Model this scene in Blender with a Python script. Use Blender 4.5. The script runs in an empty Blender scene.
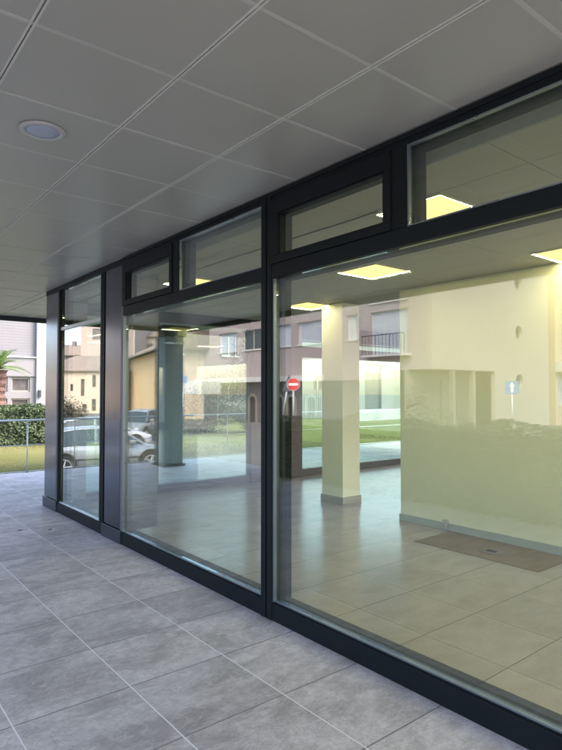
import bpy, bmesh, math, random
from mathutils import Vector, Matrix
random.seed(7)
R = math.radians
scene = bpy.context.scene

# ------------------------------------------------------------------ camera
cam_d = bpy.data.cameras.new("camera")
cam_d.sensor_fit = 'VERTICAL'; cam_d.sensor_height = 36.0; cam_d.sensor_width = 27.0
cam_d.lens = 27.574
cam_d.clip_start = 0.05; cam_d.clip_end = 2000
cam = bpy.data.objects.new("camera", cam_d)
scene.collection.objects.link(cam)
cam.location = (0, 0, 1.55)
cam.rotation_euler = (R(90 + 1.706), 0, R(-38.796))
scene.camera = cam

# ------------------------------------------------------------------ sky, sun, exposure
SUN_EL, SUN_AZ = 48.0, 135.0        # azimuth clockwise from +y: the sun stands behind the glazed building
world = bpy.data.worlds.new("World"); scene.world = world
world.use_nodes = True
wn = world.node_tree.nodes; wl = world.node_tree.links
wn.clear()
sky = wn.new("ShaderNodeTexSky"); sky.sky_type = 'NISHITA'; sky.sun_disc = False
sky.sun_elevation = R(SUN_EL); sky.sun_rotation = R(SUN_AZ)
sky.dust_density = 3.0; sky.air_density = 0.85; sky.ozone_density = 0.5
bg = wn.new("ShaderNodeBackground"); bg.inputs[1].default_value = 0.15
wo = wn.new("ShaderNodeOutputWorld")
wl.new(sky.outputs[0], bg.inputs[0]); wl.new(bg.outputs[0], wo.inputs[0])

sun_d = bpy.data.lights.new("sun", 'SUN'); sun_d.energy = 0.5; sun_d.angle = R(18)
sun_d.color = (1.0, 0.93, 0.84)
sun = bpy.data.objects.new("sun", sun_d); scene.collection.objects.link(sun)
sd = Vector((math.sin(R(SUN_AZ)) * math.cos(R(SUN_EL)), math.cos(R(SUN_AZ)) * math.cos(R(SUN_EL)), math.sin(R(SUN_EL))))
sun.rotation_euler = sd.to_track_quat('Z', 'Y').to_euler()
sun.location = sd * 60

scene.view_settings.view_transform = 'Standard'
scene.view_settings.look = 'None'
scene.view_settings.gamma = 1.0
scene.view_settings.use_curve_mapping = False
scene.view_settings.exposure = 2.95
scene.cycles.max_bounces = 14
scene.cycles.diffuse_bounces = 6
scene.cycles.glossy_bounces = 6
scene.cycles.transparent_max_bounces = 24
scene.cycles.sample_clamp_indirect = 8.0
LAMP_STRENGTH = 28

# ------------------------------------------------------------------ helpers: objects
C = scene.collection

def link(o, parent=None):
    C.objects.link(o)
    if parent is not None:
        o.parent = parent
    return o

def tag(o, label=None, cat=None, group=None, kind=None):
    if label: o['label'] = label
    if cat: o['category'] = cat
    if group: o['group'] = group
    if kind: o['kind'] = kind
    return o

def thing(name, label, cat, loc=(0, 0, 0), rz=0.0, group=None):
    o = bpy.data.objects.new(name, None)
    o.empty_display_size = 0.2
    o.location = loc; o.rotation_euler = (0, 0, rz)
    link(o)
    return tag(o, label, cat, group)

def copy_tree(o, parent=None):
    c = o.copy(); C.objects.link(c)
    if parent is not None: c.parent = parent
    for ch in list(o.children):
        copy_tree(ch, c)
    return c

def mesh_obj(name, bm, mat, parent=None, smooth=False, bevel=0.0, seg=2):
    bmesh.ops.recalc_face_normals(bm, faces=bm.faces)
    me = bpy.data.meshes.new(name)
    bm.to_mesh(me); bm.free()
    mats = mat if isinstance(mat, (list, tuple)) else [mat]
    for m in mats: me.materials.append(m)
    if smooth:
        for p in me.polygons: p.use_smooth = True
    o = bpy.data.objects.new(name, me)
    link(o, parent)
    if bevel > 0:
        md = o.modifiers.new('bevel', 'BEVEL'); md.width = bevel; md.segments = seg
        md.limit_method = 'ANGLE'; md.angle_limit = R(40)
    return o

def box(bm, x0, x1, y0, y1, z0, z1, mi=0):
    vs = [bm.verts.new((x, y, z)) for z in (z0, z1) for x, y in ((x0, y0), (x1, y0), (x1, y1), (x0, y1))]
    for f in ((0, 3, 2, 1), (4, 5, 6, 7), (0, 1, 5, 4), (1, 2, 6, 5), (2, 3, 7, 6), (3, 0, 4, 7)):
        fa = bm.faces.new([vs[i] for i in f]); fa.material_index = mi
    return vs

def add_box(name, b, mat, parent=None, bevel=0.0):
    bm = bmesh.new()
    for q in (b if isinstance(b[0], (tuple, list)) else [b]):
        box(bm, *q)
    return mesh_obj(name, bm, mat, parent, bevel=bevel)

def tube(bm, p0, p1, r0, r1=None, n=10, cap=True):
    p0 = Vector(p0); p1 = Vector(p1); r1 = r0 if r1 is None else r1
    d = (p1 - p0).normalized()
    a = d.orthogonal().normalized(); b = d.cross(a)
    A = []; B = []
    for i in range(n):
        t = 2 * math.pi * i / n
        o = a * math.cos(t) + b * math.sin(t)
        A.append(bm.verts.new(p0 + o * r0)); B.append(bm.verts.new(p1 + o * r1))
    for i in range(n):
        bm.faces.new((A[i], A[(i + 1) % n], B[(i + 1) % n], B[i]))
    if cap:
        bm.faces.new(A[::-1]); bm.faces.new(B)

def prism(bm, pts, d):
    """pts: ordered 3D polygon, extruded by vector d"""
    d = Vector(d)
    a = [bm.verts.new(Vector(p)) for p in pts]; b = [bm.verts.new(Vector(p) + d) for p in pts]
    bm.faces.new(a); bm.faces.new(b[::-1])
    n = len(a)
    for i in range(n):
        bm.faces.new((a[i], b[i], b[(i + 1) % n], a[(i + 1) % n]))

def lathe(bm, prof, n=32, axis='Z', origin=(0, 0, 0), caps=True):
    o = Vector(origin); rings = []
    for r, h in prof:
        ring = []
        for i in range(n):
            t = 2 * math.pi * i / n
            if axis == 'Z': p = Vector((r * math.cos(t), r * math.sin(t), h))
            else: p = Vector((r * math.cos(t), h, r * math.sin(t)))
            ring.append(bm.verts.new(o + p))
        rings.append(ring)
    for a, b in zip(rings, rings[1:]):
        for i in range(n):
            bm.faces.new((a[i], a[(i + 1) % n], b[(i + 1) % n], b[i]))
    if caps: bm.faces.new(rings[0][::-1]); bm.faces.new(rings[-1])

# ------------------------------------------------------------------ helpers: materials
class NT:
    def __init__(s, name):
        s.m = bpy.data.materials.new(name); s.m.use_nodes = True
        s.t = s.m.node_tree; s.n = s.t.nodes; s.l = s.t.links
        s.n.clear(); s.out = s.n.new("ShaderNodeOutputMaterial")
    def node(s, typ, **kw):
        nd = s.n.new(typ)
        for k, v in kw.items():
            if k.startswith('i_'): nd.inputs[int(k[2:])].default_value = v
            else: setattr(nd, k, v)
        return nd
    def link(s, a, b): s.l.new(a, b)
    def math(s, op, a, b=None, c=None):
        nd = s.n.new("ShaderNodeMath"); nd.operation = op
        for i, v in enumerate((a, b, c)):
            if v is None: continue
            if isinstance(v, (int, float)): nd.inputs[i].default_value = v
            else: s.l.new(v, nd.inputs[i])
        return nd.outputs[0]
    def mix(s, f, a, b):
        nd = s.n.new("ShaderNodeMix"); nd.data_type = 'RGBA'
        for i, v in ((0, f), (6, a), (7, b)):
            if isinstance(v, (int, float)): nd.inputs[i].default_value = v
            elif isinstance(v, tuple): nd.inputs[i].default_value = (*v, 1) if len(v) == 3 else v
            else: s.l.new(v, nd.inputs[i])
        return nd.outputs[2]
    def pos(s):
        return s.node("ShaderNodeNewGeometry").outputs['Position']
    def obj(s):
        return s.node("ShaderNodeTexCoord").outputs['Object']
    def noise(s, vec, scale, detail=4, rough=0.55, dist=0.0):
        nd = s.node("ShaderNodeTexNoise"); nd.inputs['Scale'].default_value = scale
        nd.inputs['Detail'].default_value = detail; nd.inputs['Roughness'].default_value = rough
        nd.inputs['Distortion'].default_value = dist
        s.l.new(vec, nd.inputs['Vector']); return nd.outputs[0]
    def ramp(s, f, p0, p1, c0=(0, 0, 0), c1=(1, 1, 1)):
        nd = s.node("ShaderNodeValToRGB"); e = nd.color_ramp.elements
        e[0].position = p0; e[0].color = (*c0, 1); e[1].position = p1; e[1].color = (*c1, 1)
        s.l.new(f, nd.inputs[0]); return nd.outputs[0]
    def principled(s, col, rough=0.5, metal=0.0, bump=None, bstr=0.3, bdist=0.01, spec=None):
        p = s.node("ShaderNodeBsdfPrincipled")
        for nm, v in (('Base Color', col), ('Roughness', rough), ('Metallic', metal)):
            if isinstance(v, tuple): p.inputs[nm].default_value = (*v, 1) if len(v) == 3 else v
            elif isinstance(v, (int, float)): p.inputs[nm].default_value = v
            else: s.l.new(v, p.inputs[nm])
        if spec is not None: p.inputs['Specular IOR Level'].default_value = spec
        if bump is not None:
            b = s.node("ShaderNodeBump"); b.inputs['Strength'].default_value = bstr
            b.inputs['Distance'].default_value = bdist
            s.l.new(bump, b.inputs['Height']); s.l.new(b.outputs[0], p.inputs['Normal'])
        s.l.new(p.outputs[0], s.out.inputs[0]); return p

def sc3(c, k): return tuple(min(1, v * k) for v in c)

def m_plain(name, col, rough=0.6, var=0.12, scale=3.0, metal=0.0, bump=0.15, bscale=60, bdist=0.004, spec=None, rvar=0.1):
    t = NT(name); p = t.pos()
    n = t.noise(p, scale, 5); n2 = t.noise(p, bscale, 3)
    c = t.mix(t.ramp(n, 0.3, 0.7), sc3(col, 1 - var), sc3(col, 1 + var))
    r = t.math('MULTIPLY_ADD', n, rvar * 2, rough - rvar)
    t.principled(c, r, metal, n2, bump, bdist, spec)
    return t.m

def m_tiles(name, base, dark, light, joint_y, joint_x, rough, rough2, x0=1.308, sx=0.5791, y0=4.028, sy=0.5678, jw=0.0032, bstr=0.35, spec=0.5):
    t = NT(name); p = t.pos(); soft = spec < 0.5
    sp = t.node("ShaderNodeSeparateXYZ"); t.link(p, sp.inputs[0])
    u = t.math('DIVIDE', t.math('SUBTRACT', sp.outputs[0], x0), sx)
    v = t.math('DIVIDE', t.math('SUBTRACT', sp.outputs[1], y0), sy)
    iu = t.math('FLOOR', u); iv = t.math('FLOOR', v)
    fu = t.math('FRACT', u); fv = t.math('FRACT', v)
    du = t.math('MULTIPLY', t.math('MINIMUM', fu, t.math('SUBTRACT', 1.0, fu)), sx)
    dv = t.math('MULTIPLY', t.math('MINIMUM', fv, t.math('SUBTRACT', 1.0, fv)), sy)
    cid = t.node("ShaderNodeCombineXYZ"); t.link(iu, cid.inputs[0]); t.link(iv, cid.inputs[1])
    wn_ = t.node("ShaderNodeTexWhiteNoise"); wn_.noise_dimensions = '3D'; t.link(cid.outputs[0], wn_.inputs[0])
    off = t.node("ShaderNodeVectorMath"); off.operation = 'MULTIPLY_ADD'
    t.link(wn_.outputs['Color'], off.inputs[0]); off.inputs[1].default_value = (37, 41, 29); t.link(p, off.inputs[2])
    mp = t.node("ShaderNodeMapping"); t.link(off.outputs[0], mp.inputs[0]); mp.inputs['Scale'].default_value = (1.0, 2.0, 1.0)
    mp.inputs['Rotation'].default_value = (0, 0, R(24))
    big = t.noise(mp.outputs[0], 1.6, 6, 0.6, 0.9)
    vein = t.noise(mp.outputs[0], 2.4, 9, 0.62, 2.2)
    fine = t.noise(off.outputs[0], 90, 4, 0.7)
    grit = t.noise(off.outputs[0], 14, 6, 0.7, 0.6)
    c = t.mix(t.ramp(big, 0.32, 0.68) if soft else t.ramp(big, 0.38, 0.58), dark, base)
    vm = t.math('ABSOLUTE', t.math('SUBTRACT', vein, 0.5))
    c = t.mix(t.math('MULTIPLY', t.ramp(vm, 0.0, 0.035, (1, 1, 1), (0, 0, 0)), 0.10 if soft else 0.45), c, light)
    c = t.mix(t.math('MULTIPLY', t.ramp(grit, 0.40, 0.70), 0.10 if soft else 0.5), c, sc3(dark, 0.68))
    if not soft:
        crack = t.noise(mp.outputs[0], 3.2, 10, 0.68, 3.5)
        c = t.mix(t.math('MULTIPLY', t.ramp(t.math('ABSOLUTE', t.math('SUBTRACT', crack, 0.48)), 0.0, 0.02, (1, 1, 1), (0, 0, 0)), 0.6), c, sc3(dark, 0.6))
    tv = t.math('MULTIPLY_ADD', wn_.outputs[0], 0.16, 0.92)
    hs = t.node("ShaderNodeHueSaturation"); t.link(c, hs.inputs['Color']); t.link(tv, hs.inputs['Value'])
    c = hs.outputs[0]
    # worn, dusty patches that run across the tiles
    wear = t.noise(p, 0.8, 4)
    c = t.mix(t.math('MULTIPLY', t.ramp(wear, 0.45, 0.75), 0.18), c, light)
    ju = t.math('LESS_THAN', du, jw); jv = t.math('LESS_THAN', dv, jw)
    c = t.mix(jv, c, joint_y); c = t.mix(ju, c, joint_x)
    jn = t.math('MAXIMUM', ju, jv)
    hgt = t.math('SUBTRACT', t.math('MULTIPLY_ADD', grit, 0.5, t.math('MULTIPLY', fine, 0.22)), t.math('MULTIPLY', jn, 0.8))
    hgt = t.math('ADD', hgt, t.math('MULTIPLY', vein, 0.5))
    rr = t.math('MULTIPLY_ADD', grit, rough2 - rough, rough)
    t.principled(c, rr, 0.0, hgt, bstr, 0.004, spec)
    return t.m

def m_glass(name, r0=0.11, tint=(0.92, 0.95, 0.90)):
    """coated double glazing as a thin sheet: mirror reflection by Schlick's law, the rest passes tinted"""
    t = NT(name)
    g = t.node("ShaderNodeNewGeometry")
    d = t.node("ShaderNodeVectorMath"); d.operation = 'DOT_PRODUCT'
    t.link(g.outputs['Incoming'], d.inputs[0]); t.link(g.outputs['Normal'], d.inputs[1])
    c = t.math('ABSOLUTE', d.outputs['Value'])
    f = t.math('POWER', t.math('SUBTRACT', 1.0, c), 3.7)
    fr = t.math('MULTIPLY_ADD', f, 1 - r0, r0)
    tr = t.node("ShaderNodeBsdfTransparent"); tr.inputs[0].default_value = (*tint, 1)
    gl = t.node("ShaderNodeBsdfGlossy"); gl.inputs['Roughness'].default_value = 0.0
    gl.inputs['Color'].default_value = (0.97, 1.0, 0.98, 1)
    nz = t.noise(t.pos(), 0.9, 1)
    b = t.node("ShaderNodeBump"); b.inputs['Strength'].default_value = 0.012; b.inputs['Distance'].default_value = 0.02
    t.link(nz, b.inputs['Height']); t.link(b.outputs[0], gl.inputs['Normal'])
    mx = t.node("ShaderNodeMixShader"); t.link(fr, mx.inputs[0]); t.link(tr.outputs[0], mx.inputs[1]); t.link(gl.outputs[0], mx.inputs[2])
    t.link(mx.outputs[0], t.out.inputs[0])
    return t.m

def m_emit(name, col, s):
    t = NT(name); e = t.node("ShaderNodeEmission"); e.inputs[0].default_value = (*col, 1); e.inputs[1].default_value = s
    t.link(e.outputs[0], t.out.inputs[0]); return t.m

def m_leaf(name, col, var=0.5, col2=None, rough=0.5):
    t = NT(name)
    g = t.node("ShaderNodeNewGeometry")
    r = g.outputs['Random Per Island']
    c2 = col2 or sc3(col, 1 + var)
    n = t.noise(g.outputs['Position'], 2.5, 3)
    c = t.mix(r, sc3(col, 1 - var), c2)
    c = t.mix(t.math('MULTIPLY', t.ramp(n, 0.35, 0.65), 0.4), c, sc3(c2, 1.15))
    p = t.node("ShaderNodeBsdfPrincipled"); t.link(c, p.inputs['Base Color']); p.inputs['Roughness'].default_value = rough
    tl = t.node("ShaderNodeBsdfTranslucent"); t.link(c, tl.inputs[0])
    mx = t.node("ShaderNodeMixShader"); mx.inputs[0].default_value = 0.25
    t.link(p.outputs[0], mx.inputs[1]); t.link(tl.outputs[0], mx.inputs[2]); t.link(mx.outputs[0], t.out.inputs[0])
    return t.m

def m_stripes(name, col, col2, period, axis=2, frac=0.12, rough=0.6, metal=0.0, obj=True):
    t = NT(name); p = t.obj() if obj else t.pos()
    sp = t.node("ShaderNodeSeparateXYZ"); t.link(p, sp.inputs[0])
    f = t.math('FRACT', t.math('DIVIDE', sp.outputs[axis], period))
    l = t.math('LESS_THAN', f, frac)
    n = t.noise(p, 2.0, 4)
    c = t.mix(l, t.mix(n, sc3(col, 0.88), sc3(col, 1.1)), col2)
    t.principled(c, rough, metal, f, 0.3, 0.01)
    return t.m

def m_roof(name, col):
    t = NT(name); p = t.pos()
    w = t.node("ShaderNodeTexWave"); w.inputs['Scale'].default_value = 1.2; w.inputs['Distortion'].default_value = 0.6
    t.link(p, w.inputs[0]); n = t.noise(p, 1.1, 6, 0.7)
    c = t.mix(n, sc3(col, 0.6), sc3(col, 1.4))
    t.principled(c, 0.85, 0, w.outputs[1], 0.5, 0.03); return t.m

M = {}
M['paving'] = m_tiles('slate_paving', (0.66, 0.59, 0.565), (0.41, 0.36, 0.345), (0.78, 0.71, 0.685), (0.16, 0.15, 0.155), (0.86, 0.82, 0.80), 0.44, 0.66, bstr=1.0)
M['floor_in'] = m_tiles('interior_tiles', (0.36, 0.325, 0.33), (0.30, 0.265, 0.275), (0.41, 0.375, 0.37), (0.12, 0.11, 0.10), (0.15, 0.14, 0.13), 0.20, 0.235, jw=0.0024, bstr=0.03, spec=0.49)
M['frame'] = m_plain('anthracite_frame', (0.014, 0.017, 0.018), 0.5, 0.08, 4, 0.0, 0.04, 200, spec=0.10)
M['frame_bead'] = m_plain('glazing_bead', (0.26, 0.29, 0.31), 0.3, 0.06, 4, 0.7, 0.02, 200)
M['clad'] = m_plain('column_cladding', (0.085, 0.09, 0.108), 0.2, 0.05, 1.5, 1.0, 0.02, 300)
M['plinth'] = m_plain('plinth_metal', (0.05, 0.055, 0.066), 0.4, 0.06, 3, 0.6)
M['clad_in'] = m_plain('column_inner', (0.13, 0.13, 0.12), 0.6, 0.05)
M['glass'] = m_glass('shopfront_glass')
M['glass_end'] = m_glass('end_glass', 0.06, (0.80, 0.92, 0.88))
M['soffit'] = m_plain('soffit_panel', (0.43, 0.415, 0.365), 0.34, 0.05, 0.7, 0.0, 0.03, 120, rvar=0.05, spec=0.6)
M['soffit_bar'] = m_plain('soffit_bar', (0.46, 0.45, 0.42), 0.5, 0.04)
M['edge_dark'] = m_plain('dark_beam', (0.03, 0.032, 0.036), 0.5)
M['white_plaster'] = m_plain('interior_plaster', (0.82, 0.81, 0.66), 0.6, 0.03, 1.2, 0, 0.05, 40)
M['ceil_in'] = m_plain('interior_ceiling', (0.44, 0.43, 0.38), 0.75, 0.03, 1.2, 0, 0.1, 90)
M['ceil_bar'] = m_plain('ceiling_bar', (0.30, 0.30, 0.26), 0.6)
M['skirt'] = m_plain('skirting', (0.40, 0.44, 0.42), 0.35, 0.05)
M['skirt2'] = m_plain('pillar_skirting', (0.33, 0.31, 0.26), 0.4, 0.05)
M['lamp'] = m_emit('panel_light', (1.0, 0.76, 0.27), 0.29)
M['strip'] = m_emit('led_strip', (1.0, 0.90, 0.46), LAMP_STRENGTH)
M['lamp_rim'] = m_plain('lamp_rim', (0.7, 0.66, 0.5), 0.4)
M['brown_patch'] = m_plain('brown_board', (0.17, 0.125, 0.07), 0.55, 0.15, 3)
M['metal'] = m_plain('steel', (0.55, 0.56, 0.57), 0.4, 0.08, 5, 0.8)
M['white'] = m_plain('white_paint', (0.50, 0.485, 0.47), 0.5, 0.04)
M['lens'] = m_plain('downlight_lens', (0.42, 0.46, 0.58), 0.35, 0.03)
M['pillar_out'] = m_plain('grey_pillar', (0.14, 0.155, 0.17), 0.6, 0.06, 1.0)
M['asphalt'] = m_plain('asphalt', (0.12, 0.12, 0.122), 0.85, 0.3, 0.6, 0, 0.5, 80, 0.01)
M['concrete'] = m_plain('concrete', (0.36, 0.35, 0.33), 0.8, 0.2, 0.9, 0, 0.3, 30)
M['cream'] = m_plain('cream_render', (0.34, 0.305, 0.27), 0.85, 0.07, 0.22, 0, 0.3, 12, 0.02)
M['peach'] = m_plain('peach_render', (0.44, 0.34, 0.25), 0.85, 0.05, 0.3)
M['mauve'] = m_plain('mauve_render', (0.31, 0.25, 0.255), 0.85, 0.07, 0.3, 0, 0.3, 12, 0.02)
M['ochre'] = m_plain('ochre_render', (0.62, 0.44, 0.235), 0.85, 0.07, 0.2)
M['pale'] = m_plain('pale_pink_render', (0.45, 0.37, 0.29), 0.85, 0.09, 0.2)
M['pinkish'] = m_plain('pink_render', (0.36, 0.29, 0.25), 0.85, 0.05, 0.2)
M['lightgrey'] = m_plain('white_render', (0.19, 0.177, 0.175), 0.8, 0.04, 0.5)
M['cream_frame'] = m_plain('beige_frame', (0.26, 0.22, 0.18), 0.7)
M['white_far'] = m_plain('far_white_render', (0.19, 0.19, 0.17), 0.8, 0.05, 0.4)
M['siding'] = m_stripes('grey_siding', (0.165, 0.155, 0.157), (0.11, 0.105, 0.11), 0.11, 2, 0.16)
M['shutter'] = m_stripes('roller_shutter', (0.44, 0.455, 0.53), (0.30, 0.315, 0.37), 0.12, 2, 0.2)
M['dark_glass'] = m_plain('dark_window', (0.03, 0.035, 0.045), 0.15, 0.3, 1.0)
M['brown_glass'] = m_plain('brown_window', (0.09, 0.075, 0.07), 0.25, 0.3, 3.0)
M['brick'] = m_plain('brown_brick', (0.15, 0.115, 0.11), 0.85, 0.2, 2.0, 0, 0.4, 20, 0.02)
M['roof'] = m_roof('old_roof_tiles', (0.22, 0.17, 0.14))
M['wood'] = m_plain('brown_shutter', (0.20, 0.13, 0.09), 0.7)
M['undercroft'] = m_plain('undercroft_wall', (0.20, 0.19, 0.15), 0.85, 0.15, 0.6)
M['red'] = m_plain('sign_red', (0.62, 0.02, 0.03), 0.35, 0.03)
M['blue'] = m_plain('sign_blue', (0.09, 0.19, 0.42), 0.35, 0.03)
M['sign_white'] = m_plain('sign_white', (0.82, 0.82, 0.82), 0.35, 0.03)
M['sign_back'] = m_plain('sign_back', (0.10, 0.105, 0.12), 0.5)
M['silver'] = m_plain('silver_paint', (0.33, 0.35, 0.37), 0.25, 0.03, 1, 0.5, 0.0)
M['white_car'] = m_plain('white_car_paint', (0.42, 0.43, 0.45), 0.25, 0.03, 1, 0.0, 0.0)
M['car_glass'] = m_plain('car_glass', (0.03, 0.05, 0.06), 0.05, 0.1, 1, 0.0, 0.0)
M['rubber'] = m_plain('tyre_rubber', (0.02, 0.02, 0.02), 0.8)
M['hedge_leaf'] = m_leaf('hedge_leaf', (0.045, 0.075, 0.025), 0.6, (0.085, 0.125, 0.045), 0.6)
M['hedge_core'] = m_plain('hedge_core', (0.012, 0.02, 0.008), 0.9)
M['bush_leaf'] = m_leaf('brown_bush_leaf', (0.05, 0.047, 0.028), 0.5, (0.11, 0.10, 0.055))
M['tree_leaf'] = m_leaf('tree_leaf', (0.05, 0.048, 0.033), 0.5, (0.10, 0.09, 0.065))
M['palm_leaf'] = m_leaf('palm_leaf', (0.07, 0.13, 0.03), 0.4, (0.20, 0.30, 0.07))
M['palm_bark'] = m_plain('palm_bark', (0.12, 0.065, 0.05), 0.9, 0.4, 9, 0, 0.9, 16, 0.05)
M['bark'] = m_plain('bark', (0.10, 0.075, 0.055), 0.9, 0.3, 6)

def m_lawn():
    t = NT('lawn_grass'); p = t.pos()
    n = t.noise(p, 0.5, 5, 0.6); n2 = t.noise(p, 9, 6, 0.75); n3 = t.noise(p, 60, 3, 0.8)
    c = t.mix(t.ramp(n, 0.35, 0.65), (0.165, 0.165, 0.055), (0.24, 0.215, 0.09))
    c = t.mix(t.math('MULTIPLY', t.ramp(n2, 0.4, 0.7), 0.5), c, (0.09, 0.13, 0.025))
    t.principled(c, 0.95, 0, t.math('ADD', n2, n3), 0.8, 0.05, 0.1)
    return t.m
M['lawn'] = m_lawn()

def m_barepanel():
    return m_plain('soffit_void', (0.2, 0.2, 0.19), 0.7)

# ------------------------------------------------------------------ fixed measures (metres)
D = 2.423            # outer face of the shopfront (plane x = D)
HS = 2.94            # soffit above terrace
HC = 2.80            # interior ceiling
YE = 8.19            # end of the building
def opp(xm): return 2 * D - xm      # x of a thing whose distance beyond the glass line is known

# ------------------------------------------------------------------ ground
def struct(name, boxes, mat, bevel=0.0):
    o = add_box(name, boxes, mat, None, bevel); return tag(o, kind='structure')

bm = bmesh.new(); box(bm, -400, 400, -400, 400, -1.4, -1.03)
tag(mesh_obj('street', bm, M['asphalt']), kind='structure')
struct('terrace', [(-2.3, 2.44, -14, 11.8, -1.02, 0.0), (2.44, 24.0, YE - 0.06, 11.8, -1.02, 0.0)], M['paving'])
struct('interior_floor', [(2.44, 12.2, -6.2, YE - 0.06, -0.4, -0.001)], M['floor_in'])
# lawn: a raised bed of soil with a slightly uneven top
bm = bmesh.new(); nx, ny = 90, 70
gx0, gx1, gy0, gy1 = 1.9, 70.0, 11.802, 60.0
rows = []
for j in range(ny + 1):
    row = []
    for i in range(nx + 1):
        u = (i / nx) ** 1.6; v = (j / ny) ** 1.8
        x = gx0 + (gx1 - gx0) * u; y = gy0 + (gy1 - gy0) * v
        z = -0.03 + 0.03 * math.sin(x * 0.9) * math.sin(y * 0.7 + 1) + (0.012 * random.random() if j else -0.01)
        row.append(bm.verts.new((x, y, z if j else -0.02)))
    rows.append(row)
for j in range(ny):
    for i in range(nx):
        bm.faces.new((rows[j][i], rows[j][i + 1], rows[j + 1][i + 1], rows[j + 1][i]))
per = rows[0] + [r[-1] for r in rows[1:]] + rows[-1][-2::-1] + [r[0] for r in rows[-2:0:-1]]
low = [bm.verts.new((v.co.x, v.co.y, -1.02)) for v in per]
for i in range(len(per)):
    j = (i + 1) % len(per); bm.faces.new((per[i], low[i], low[j], per[j]))
tag(mesh_obj('lawn', bm, M['lawn']), kind='structure')
# grass tufts along the part of the lawn nearest the terrace
bm = bmesh.new()
for k in range(26000):
    x = random.uniform(2.2, 16); y = 11.86 + (random.random() ** 1.2) * 6.4
    h = random.uniform(-0.025, 0.0); a = random.uniform(0, 6.28); w = 0.012
    dx, dy = math.cos(a) * w, math.sin(a) * w; lx, ly = random.uniform(-.025, .025), random.uniform(-.02, .02)
    v = [bm.verts.new((x - dx, y - dy, -0.05)), bm.verts.new((x + dx, y + dy, -0.05)), bm.verts.new((x + lx, y + ly, h))]
    bm.faces.new(v)
tag(mesh_obj('grass', bm, m_leaf('grass_blade', (0.18, 0.165, 0.06), 0.3, (0.26, 0.235, 0.10), 0.95)),
    'short yellow green grass on the lawn beyond the terrace railing', 'grass', kind='stuff')

# ------------------------------------------------------------------ soffit (outdoor ceiling)
XS0, XS1, YS0, YS1 = -1.29, 14.0, -3.2, 11.25
CX0, CSX, CY0, CSY = 1.2069, 0.6061, 1.6365, 0.6055
bm = bmesh.new()
box(bm, XS0, D + 0.10, YS0, YS1, HS + 0.012, HS + 0.30)
box(bm, D + 0.101, XS1, YE - 0.10, YS1, HS + 0.012, HS + 0.30)
struct_s = tag(mesh_obj('soffit_slab', bm, M['soffit_bar']), kind='structure')
bm = bmesh.new()
def panels(x_lo, x_hi, y_lo, y_hi):
    i0 = math.floor((x_lo - CX0) / CSX); i1 = math.ceil((x_hi - CX0) / CSX)
    j0 = math.floor((y_lo - CY0) / CSY); j1 = math.ceil((y_hi - CY0) / CSY)
    for i in range(i0, i1):
        for j in range(j0, j1):
            xa = max(x_lo, CX0 + i * CSX + 0.005); xb = min(x_hi, CX0 + (i + 1) * CSX - 0.005)
            ya = max(y_lo, CY0 + j * CSY + 0.004); yb = min(y_hi, CY0 + (j + 1) * CSY - 0.004)
            if xb - xa < 0.02 or yb - ya < 0.02: continue
            s = random.uniform(-0.0012, 0.0012)
            box(bm, xa, xb, ya, yb, HS + s, HS + 0.014)
panels(XS0 + 0.01, D + 0.09, YS0, YS1 - 0.02)
panels(D + 0.11, XS1 - 0.01, YE - 0.05, YS1 - 0.02)
sof = mesh_obj('soffit', bm, M['soffit'], None, bevel=0.002, seg=1)
tag(sof, kind='structure')
# light T bars under the joints
bm = bmesh.new()
i = math.floor((XS0 - CX0) / CSX) + 1
while CX0 + i * CSX < XS1:
    x = CX0 + i * CSX
    ylo = YS0 if x < D else YE
    if x + 0.02 < D or x > D + 0.12:
        box(bm, x - 0.012, x - 0.003, ylo, YS1 - 0.03, HS - 0.004, HS + 0.006)
        box(bm, x + 0.003, x + 0.012, ylo, YS1 - 0.03, HS - 0.004, HS + 0.006)
    i += 1
j = math.floor((YS0 - CY0) / CSY) + 1
while CY0 + j * CSY < YS1 - 0.05:
    y = CY0 + j * CSY
    box(bm, XS0 + 0.01, (D - 0.002 if y < YE else XS1), y - 0.009, y + 0.009, HS - 0.002, HS + 0.004, 1)
    j += 1
tag(mesh_obj('soffit_grid', bm, [m_plain('grid_bar', (0.64, 0.62, 0.56), 0.45, 0.05), m_plain('cross_bar', (0.54, 0.525, 0.475), 0.45, 0.05)]), kind='structure')
struct('soffit_edge', [(XS1 + .001, XS1 + .06, YE + .002, YS1 + 0.06, HS - 0.085, HS + 0.34), (XS0 - 0.06, XS0, YS0, YS1 + 0.06, HS - 0.09, HS + 0.34), (XS0, XS1, YS1, YS1 + 0.06, HS - 0.085, HS + 0.34)], M['edge_dark'])
struct('roof_slab', [(XS0 + 0.01, XS1, YS0, YS1, HS + 0.31, HS + 0.9), (D + .2, XS1 - .001, -6.5, YS0 - .001, HS + .002, HS + .9)], M['concrete'])

dl = thing('downlight', 'round recessed downlight with pale blue lens in the grey soffit', 'ceiling lamp', (0.90, 3.14, HS))
bm = bmesh.new(); lathe(bm, [(0.084, -0.001), (0.088, -0.012), (0.100, -0.014), (0.113, -0.010), (0.117, -0.002)], 40)
mesh_obj('ring', bm, M['white'], dl, smooth=True)
bm = bmesh.new(); lathe(bm, [(0.086, -0.003), (0.085, -0.009), (0.05, -0.0125), (0.004, -0.0135)], 40)
mesh_obj('lens', bm, M['lens'], dl, smooth=True)

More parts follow.
